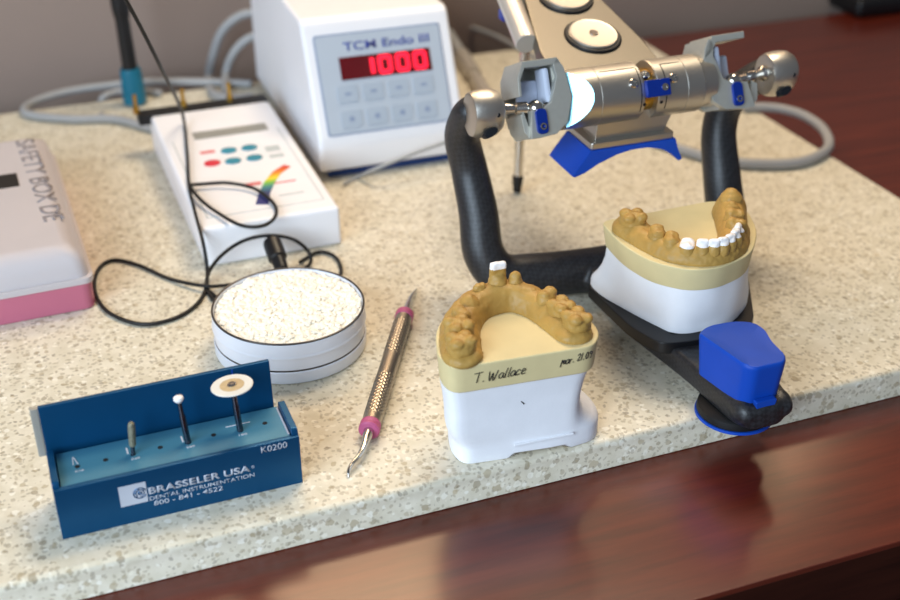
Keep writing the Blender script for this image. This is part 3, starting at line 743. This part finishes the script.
for z, t in ((0, 0), (.6, 0), (4, 0), (6, .08), (9, .4), (13, .72), (18, .92), (24.3, 1)):
    e = .015 if z == 0 else 0
    rg.append([Vector((p.x*(1-e), p.y*(1-e), z)) for p in mixo(pb, pt, t)])
loft('plaster_base', rg, M['plaster'], lc)
ar = ridge('dental_arch', [(-28, 15, 9, 8), (-26.5, 4, 8, 6.2), (-24, -6, 8, 7), (-20, -15, 8, 7.4), (-12, -21.5, 7.6, 7.6), (-3, -22.5, 7.6, 7.6), (7, -18, 7.6, 8), (14.5, -9, 7.6, 8.5), (20, 2, 7.6, 9.5), (26, 14, 8.5, 11.5)], 36, lc, M['tan'])
cast_teeth(lc, ar, [
    (-28, 13, -8, 'molar', 1.160, 8.30, 0), (-24.5, -4.5, -20, 'premolar', 1.137, 7.50, 0), (-21.5, -12.5, -30, 'premolar', 1.102, 7.30, 0),
    (-17.2, -19.6, -35, 'premolar', 1.102, 6.70, 2), (-12, -24.2, -22, 'small', 1.078, 8.00, 2), (-7.3, -26, -10, 'small', 1.045, 8.20, 2), (-2.7, -26.2, 4, 'small', 1.045, 8.40, 2), (1.9, -24.8, 18, 'small', 1.045, 8.60, 2), (6.2, -22.2, 32, 'small', 1.078, 8.80, 2), (10, -18.4, 46, 'small', 1.078, 9.00, 2),
    (13.5, -11.5, 58, 'premolar', 1.137, 8.70, 0), (17.5, -3.5, 62, 'premolar', 1.102, 9.30, 0), (21, 5, 62, 'bump', 1.044, 9.30, 0), (25, 12.5, 65, 'bump', 1.508, 11.30, 0)], 36)

# ------------------------------------------------------------------ root canal motor box
EN = Frame(*gp(331, 181, 0), 20.3)
en = thing('motor_control_box', 'white motor control box with red digits on its sloping front', 'control box', EN)
Wd = 92.0; D0 = 190.0
prof = [(3, 5), (1.0, 22), (2, 27), (34, 92), (38, 94.5), (D0-6, 98), (D0, 92), (D0, 5)]
pr = round_poly(prof, [2, 4, 4, 3, 3, 6, 6, 2], 4)
mt = axes((0, 0, 0), (0, 1, 0), (0, 0, 1))
B().prism(pr, -6, Wd-6+6, mt, 3.0).build('housing', M['case'], en, angle=50)
B().box((Wd/2-3, D0/2+3, 2.6), (Wd-6, D0-4, 5.2), .6).build('base_plate', M['basebl'], en, label='dark blue base strip')
pm = axes((0, 2.4, 27.0), (1, 0, 0), (0, 32, 65))      # panel plane: x right, y up the slope
PN = pm @ T(0, 0, 0)
pi = (AR.I @ Vector((0, 0, 0)))
def pan(px, py):                               # view ray onto the panel plane -> (u, v)
    c = EN.I @ Vector((0, 0, CAMH)); d = EN.I.to_3x3() @ ray(px, py); n = PN.to_3x3() @ Vector((0, 0, 1)); o0 = PN.translation
    t = (o0-c).dot(n)/d.dot(n); q = PN.inverted() @ (c+d*t); return q.x, q.y
def quad(c, w, h, z0, z1, bev=0): return [(c[0]-w/2, c[1]-h/2), (c[0]+w/2, c[1]-h/2), (c[0]+w/2, c[1]+h/2), (c[0]-w/2, c[1]+h/2)]
tl, brr = pan(312, 37), pan(453, 123); bl_ = pan(328, 135); trr = pan(439, 22)
u0, u1, v0, v1 = (tl[0]+bl_[0])/2, (trr[0]+brr[0])/2, (bl_[1]+brr[1])/2, (tl[1]+trr[1])/2
pc_ = ((u0+u1)/2, (v0+v1)/2); pw, ph = u1-u0, v1-v0
print('panel', u0, u1, v0, v1)
B().prism(round_poly(quad(pc_, pw, ph, 0, 0), 2, 3), .1, .9, PN).build('keypad_border', M['panele'], en)
kp = B().prism(round_poly(quad(pc_, pw-2, ph-2, 0, 0), 2, 3), .2, 1.1, PN).build('keypad', M['panel'], en, label='pale grey-blue keypad')
a_, b_ = pan(331, 83), pan(428, 48); c_, d_ = pan(335, 83), pan(427, 73)
du0, du1, dv0, dv1 = u0+pw*.17, u0+pw*.89, v0+ph*.535, v0+ph*.76
B().prism(quad(((du0+du1)/2, (dv0+dv1)/2), du1-du0, dv1-dv0, 0, 0), .5, 1.5, PN).build('display', M['disp'], en, label='dark red display')
def seg7(x, y, w, h, segs, t=1.15):
    b = B(); S = dict(a=((w/2, h), (w, t)), g=((w/2, h/2), (w, t)), d=((w/2, 0), (w, t)), f=((0, h*.75), (t, h/2)), b=((w, h*.75), (t, h/2)), e=((0, h*.25), (t, h/2)), c=((w, h*.25), (t, h/2)))
    for k in segs:
        (cx_, cy_), (sx, sy) = S[k]; b.prism(quad((x+cx_, y+cy_), sx+.5, sy+.5, 0, 0), 1.3, 1.75, PN)
    return b
dw = (du1-du0)/5.0
for k, segs in enumerate(('bc', 'abcdef', 'abcdef', 'abcdef')):
    x = du0+dw*(1.05+k*.97)+dw*.15
    w_ = dw*.55
    seg7(x, dv0+2.4, w_, dv1-dv0-4.8, segs, 2.4).build('digit', M['led'], en, label='lit red digit')
B().text('TCM Endo III', pw*.68, ph*.085, PN @ T(u0+pw*.22, v0+ph*.82, 1.1), .012, .2).build('lettering', M['navy'], en, smooth=False, label='blue lettering')
for r_ in range(2):
    for k in range(4):
        c = (u0+pw*(.2+.2*k), v0+ph*(.40-.25*r_))
        bt = B().prism(round_poly(quad(c, pw*.165, ph*.17, 0, 0), 2, 4), .6, 1.7, PN, .3).build('button', M['panelb'], en)
        B().prism([(c[0]+1.8*math.cos(2*math.pi*q_/20), c[1]+1.8*math.sin(2*math.pi*q_/20)) for q_ in range(20)] if r_ else quad(c, 4, 1.6, 0, 0), 1.6, 1.85, PN).build('button_mark', M['panele'], bt)

# ------------------------------------------------------------------ apex locator
AP = Frame(*gp(206, 267.5, 0), 21.3)
ap = thing('apex_locator', 'flat white meter with teal buttons and a small grey screen', 'meter', AP)
AW, AD = 79.0, 176.0
prf = round_poly([(0, 0), (AD, 0), (AD, 27), (AD-14, 27), (2, 22.5)], [1.5, 1.5, 2, 8, 3], 4)
B().prism(prf, 0, AW, mt, 2.2).build('housing', M['case'], ap, angle=50)
bs = B().box((AW/2-4, AD-3, 25), (AW+8, 12, 7), 1).build('top_strip', M['black'], ap, label='black strip along the far end')
for k in range(3): 
    B().lathe([(.01, 0), (2.2, 0), (2.2, 4), (1.3, 5), (1.3, 13), (.01, 13.4)], 16, T(-8+k*31, AD-2, 28)).build('brass_pin', M['gold'], bs)
lid = axes((0, 2, 22.4), (1, 0, 0), (0, AD-16, 4.5))
def apl(px, py):
    c = AP.I @ Vector((0, 0, CAMH)); d = AP.I.to_3x3() @ ray(px, py); n = lid.to_3x3() @ Vector((0, 0, 1)); o0 = lid.translation
    t = (o0-c).dot(n)/d.dot(n); q = lid.inverted() @ (c+d*t); return Vector((q.x, q.y))
z3 = lambda px, py: (160+px/3.156, 90+py/3.156)
lc0, lc1 = apl(*z3(108, 152)), apl(*z3(334, 112))
B().prism(quad(((lc0.x+lc1.x)/2, (lc0.y+lc1.y)/2), lc1.x-lc0.x, 11, 0, 0), -.2, .5, lid).build('screen', M['lcd'], ap, label='grey screen')
for px, py, m in ((165, 233, 'redb'), (217, 193, 'teal'), (282, 184, 'teal'), (231, 226, 'teal'), (298, 216, 'teal')):
    c = apl(*z3(px, py)); B().prism([(c.x+4.9*math.cos(2*math.pi*k/28), c.y+3.9*math.sin(2*math.pi*k/28)) for k in range(28)], -.2, 1.0, lid, .2).build('button', M[m], ap, label='red button' if m == 'redb' else 'teal button')
for px, py, w, h, m in ((150, 197, 9, 4, 'redp'), (355, 185, 9, 8, 'greyp'), (368, 208, 9, 5, 'greyp'), (290, 298, 11, 4, 'redp'), (395, 290, 13, 1.3, 'redb'), (415, 328, 15, 1.5, 'greyp')):
    c = apl(*z3(px, py)); B().prism(round_poly(quad(c, w, h, 0, 0), .5, 2), -.2, .25, lid).build('printed_mark', M[m], ap)
pts = [apl(*z3(*q)) for q in ((322, 362), (330, 325), (347, 290), (368, 262), (402, 240))]
b = B(); rs = []
sub = []
for i in range(len(pts)-1):
    for k in range(6): sub.append(pts[i].lerp(pts[i+1], k/6))
sub.append(pts[-1])
rs = []
for i, p in enumerate(sub):
    t_ = (sub[min(i+1, len(sub)-1)]-sub[max(i-1, 0)]).normalized(); n_ = Vector((-t_.y, t_.x)); w = 3.6-1.2*i/len(sub)
    rs.append([lid @ Vector((q.x, q.y, z)) for q, z in ((p+n_*w, -.1), (p-n_*w, -.1), (p-n_*w, .4), (p+n_*w, .4))])
_mr = M['rainbow'].node_tree.nodes['Map Range'].inputs; _mr[1].default_value = (pts[0].y+2)*MM; _mr[2].default_value = (pts[-1].y+2)*MM
b.rings(rs).build('colour_scale', M['rainbow'], ap, label='printed colour bar from navy to red')
o0, o1 = 6, AW-6
b = B()
for seg in (((o0, 12), (o1, 12)), ((o0, 12), (o0, 120)), ((o1, 12), (o1, 120))): b.tube([lid @ Vector((q[0], q[1], .02)) for q in seg], .4, 6, 0)
b.build('panel_outline', M['greyp'], ap)

# ------------------------------------------------------------------ black lead and its plug
def path(pts): return [gp(px, py, z) for px, py, z in pts]
air = [yp(118, -14, 575), yp(140, 26, 590), yp(163, 72, 622)]
lead = air+path([(182, 112, 36), (187, 150, 28), (189, 185, 26), (195, 212, 25.5), (202.5, 240, 20), (207, 268, 7), (206, 288, 1.4), (196, 305, 1.3), (173, 319, 1.3), (140, 324, 1.3), (108, 312, 1.3), (95, 291, 1.3), (98, 270, 1.3), (113, 260, 1.3), (138, 265, 1.3), (170, 279, 1.3), (205, 286, 3.3), (228, 285, 1.4), (262, 281, 1.3)])
r0 = 1.05
cdr = thing('black_lead', 'thin black cable looping over the white meter and the slab', 'cable', Frame(-131, 562, 0, 0))
wl = lambda pts: [p-Vector((-131, 562, 0)) for p in pts]
B().tube(wl(lead), r0, 10, 8).build('main_run', M['rubber'], cdr)
B().tube(wl(path([(189, 185, 27.5), (203, 184, 27), (228, 183, 27), (255, 189, 26), (274, 204, 25), (275, 217, 25), (262, 226, 25), (240, 225, 25), (215, 211, 25.5), (200, 199, 27), (190, 187, 27.5)])), r0, 10, 8).build('loop', M['rubber'], cdr)
B().tube(wl(path([(206, 287, 3), (209, 272, 7), (222, 255, 12), (243, 241, 16), (268, 235.5, 18), (292, 239, 15), (307, 250, 8), (311, 261, 3), (304, 269, 1.3), (290, 276, 1.3)])), r0, 10, 8).build('loop', M['rubber'], cdr)
B().tube(wl(path([(213, 300, 1.3), (206, 288, 1.3), (215, 296, 1.3), (228, 303, 1.3)])), r0, 10, 6).build('loop', M['rubber'], cdr)
B().tube(wl(path([(300, 262, 1.4), (318, 252, 1.4), (334, 256, 1.4), (341, 268, 1.3), (338, 279, 1.3), (328, 284, 1.3)])), r0, 10, 8).build('tail', M['rubber'], cdr)
p0, p1 = gp(271.5, 241, 15), gp(282, 270, 6.5)
L = (p1-p0).length
B().lathe([(.01, -3), (1.6, -3), (1.6, 0), (4.6, .2), (5.2, 2), (5.2, L*.6), (4.2, L*.65), (3.6, L), (1.6, L+2), (.01, L+2)], 24, T(131, -562, 0) @ along(p0, p1)).build('plug', M['black'], cdr)

# ------------------------------------------------------------------ things at the back
PN_ = gp(133, 104, 0)
pb_ = thing('cable_probe', 'dark upright rod in a teal sleeve left of the white meter', 'probe', Frame(*PN_, 0))
q0 = Vector((2, 0, 0)); q1 = yp(119, 0, PN_.y)-PN_; dq = (q1-q0).normalized()
B().lathe([(.01, 0), (8.2, 0), (8.6, 1), (7.6, 24), (7.0, 26), (.01, 26)], 32, along(q0+dq*1.5, q1)).build('sleeve', M['tealp'], pb_, label='teal sleeve')
B().lathe([(.01, 22), (5.4, 22), (5.0, 64), (5.6, 66), (6.2, 72), (6.2, 130), (.01, 130)], 28, along(q0, q1)).build('rod', M['black'], pb_)
def hose(label, pts, r, name='grey_hose', m='hose'):
    a = Vector(pts[len(pts)//2]); fr_ = Frame(a.x, a.y, 0, 0)
    o = B().tube([Vector(p)-Vector((a.x, a.y, 0)) for p in pts], r, 12, 8).build(name, M[m]); place(o, fr_)
    return tag(o, label, 'hose')
hose('grey hose looping out past the slab edge behind the right post', path([(632, 134, 3.6), (660, 143, 3.6), (690, 152, 3.6), (720, 160, 3.6), (760, 164, 3.6), (800, 162, 3.6), (824, 152, 3.8), (829, 141, 4), (820, 126, 4), (800, 114, 4), (775, 108, 3.6), (745, 107, 3.6)]), 3.4)
ey = EN.M @ Vector((-12, 120, 0))
def hz(px, py, Y): return yp(px, py, Y)
hose('grey hose arching high beside the white control box', [hz(262, 12, 905), hz(240, 16, 905), hz(222, 32, 905), hz(213, 56, 905), hz(209, 78, 905), gp(214, 94, 3.4), gp(235, 99, 3.4), gp(252, 98, 3.4)], 3.6)
hose('grey hose curving low inside the tall arch beside the control box', [hz(262, 34, 880), hz(246, 40, 880), hz(233, 54, 880), hz(226, 74, 880), gp(228, 95, 3.4), gp(245, 104, 3.4)], 3.3)
hose('long grey hose coiled flat on the slab behind the teal sleeve', path([(250, 84, 3.2), (205, 82, 3.2), (150, 82, 3.2), (105, 86, 3.2), (62, 93, 3.2), (30, 104, 3.2), (28, 114, 3.2), (70, 119, 3.2), (115, 119, 3.2), (150, 128, 3.2), (172, 134, 3.2)]), 3.0)
hose('short grey hose standing in a curve behind the teal sleeve', [gp(103, 119, 3), hz(101, 108, 845), hz(104, 97, 850), hz(125, 91, 860), gp(160, 93, 3)], 2.6)
hose('thin pale cable running off behind the silver handpiece', path([(444, 24, 2), (468, 27, 2), (495, 36, 2), (522, 50, 2), (545, 64, 2)]), 2.0, 'pale_cable')
hose('thin grey cable running across the low front of the white control box', [gp(345, 184, 1.3), gp(358, 177, 1.6), yp(380, 167, 691), yp(415, 153, 702), yp(436, 145.5, 709), yp(458, 138, 716)], 1.2, 'thin_cable')
h0, h1 = gp(449, 34, 6.2), gp(488, 98, 6.2); HP = Frame(h1.x, h1.y, 0, 0)
hp = thing('motor_handpiece', 'silver motor handpiece lying behind the articulator post', 'handpiece', HP)
L = (h1-h0).length; ml = along(Vector(h1)-HP.o, Vector(h0)-HP.o)
B().lathe([(.01, 0), (4.2, 0), (5.0, 3), (5.2, 40), (4.4, 44), (4.4, 50), (.01, 50)], 28, ml).build('body', M['conn'], hp)
B().lathe([(.01, 50), (6.2, 50), (6.2, 64), (5.4, 68), (5.4, 76), (6.2, 78), (6.2, 96), (4.4, 100), (.01, 100)], 28, ml).build('collar', M['conn'], hp)
B().lathe([(.01, 100), (4.6, 100), (4.6, L), (.01, L)], 24, ml).build('tail_sleeve', M['hose'], hp)
bo = gp(880, 13, DZ); FB = Frame(bo.x, bo.y, DZ, 20)
fb = thing('desk_device', 'black blurred object on the far right of the desk', 'device', FB)
B().box((22, 20, 9), (110, 60, 18), 6, None, 3).build('body', M['black'], fb)
B().box((22, 24, 20), (80, 30, 6), 2.5, None, 3).build('raised_top', M['rubber'], fb)
# ------------------------------------------------------------------ translucent storage box
BX = Frame(*gp(97, 308, 0), 22.5)
bx = thing('storage_box', 'translucent pink plastic storage box with a frosted lid', 'box', BX)
BW, BD = 150.0, 172.0
def boxo(e, r=6): return round_poly([(-BW+e, e), (-e, e), (-e, BD-e), (-BW+e, BD-e)], r, 5)
B().prism(boxo(0), 0, 16, None, 1.5).build('tray', M['pinkbox'], bx, label='pink translucent tray')
B().prism(boxo(-1.2), 15.5, 19, None, .6).build('lid_flange', M['frost'], bx)
rg = []
for z, e in ((18.5, .4), (25, 1.2), (31, 3.2), (34, 8), (35, 12)):
    rg.append([Vector((p.x, p.y, z)) for p in boxo(e, 7)])
B().rings(rg).build('lid', M['frost'], bx, angle=50, label='frosted pale lid')
def bxt(px, py): p = BX.flat(px, py, 35.0); return p
z4 = lambda px, py: (px/2.727, 110+py/2.727)
a_, b_ = bxt(*z4(45, 85)), bxt(*z4(125, 305))
dirv = (b_-a_)
B().text('SAFETY BOX DE', dirv.length, 11, axes((a_.x-1, a_.y, 35.0), dirv, (-dirv.y, dirv.x, 0)), .01, .15).build('lettering', M['greyink'], bx, smooth=False, label='grey lettering along the lid')
c = bxt(*z4(14, 195)); B().box((c.x-4, c.y, 35.1), (22, 19, .3)).build('label_block', M['ink'], bx, label='small black block print')

# ------------------------------------------------------------------ light
def area(name, loc, target, sx, sy, power, rgb):
    l = bpy.data.lights.new(name, 'AREA'); l.shape = 'RECTANGLE'; l.size = sx*MM; l.size_y = sy*MM; l.energy = power; l.color = rgb
    o = bpy.data.objects.new(name, l); col.objects.link(o); o.location = Vector(loc)*MM
    o.rotation_euler = (Vector(target)-Vector(loc)).to_track_quat('-Z', 'Y').to_euler(); return o
def on_wall(name, x, z, sx, sy, power, rgb):     # unseen back window, split into lights laid out for the desk sheen
    y = room.o.y+(x-room.o.x)*math.tan(room.a)
    n = Vector((math.sin(room.a), -math.cos(room.a), 0)); p = Vector((x, y, z))+n*14
    area(name, p, p+n*300, sx, sy, power, rgb)
on_wall('window_pane_light', -105, 592, 440, 150, 2.9, (1.0, .70, .42))
on_wall('narrow_sheen_light', 388, 515, 64, 130, .30, (1.0, .68, .40))  # added strip light for the bright band at the desk's right
area('room_window', ROOMW, (0, 500, 20), 900, 800, 24.0, (.70, .85, 1.0))
area('ceiling_light', (170, 930, 1000), (60, 560, 0), 380, 260, 7.5, (1.0, .84, .62))
w = bpy.data.worlds.new('room_ambience'); bpy.context.scene.world = w; w.use_nodes = True
bg = w.node_tree.nodes['Background']; bg.inputs[0].default_value = (.80, .86, 1.0, 1); bg.inputs[1].default_value = .18
# ------------------------------------------------------------------ camera
cam = bpy.data.cameras.new('camera'); co = bpy.data.objects.new('camera', cam); col.objects.link(co)
co.location = (0, 0, CAMH*MM); co.rotation_euler = (R(90)-PITCH, 0, 0)
cam.sensor_width = 36; cam.lens = 36*FPX/900; cam.clip_start = .01; cam.clip_end = 20
cam.dof.use_dof = True; cam.dof.focus_distance = .535; cam.dof.aperture_fstop = 7.0
sc = bpy.context.scene; sc.camera = co
sc.view_settings.view_transform = 'Standard'; sc.view_settings.look = 'None'; sc.view_settings.gamma = 1
sc.view_settings.exposure = -0.04; sc.view_settings.use_curve_mapping = False
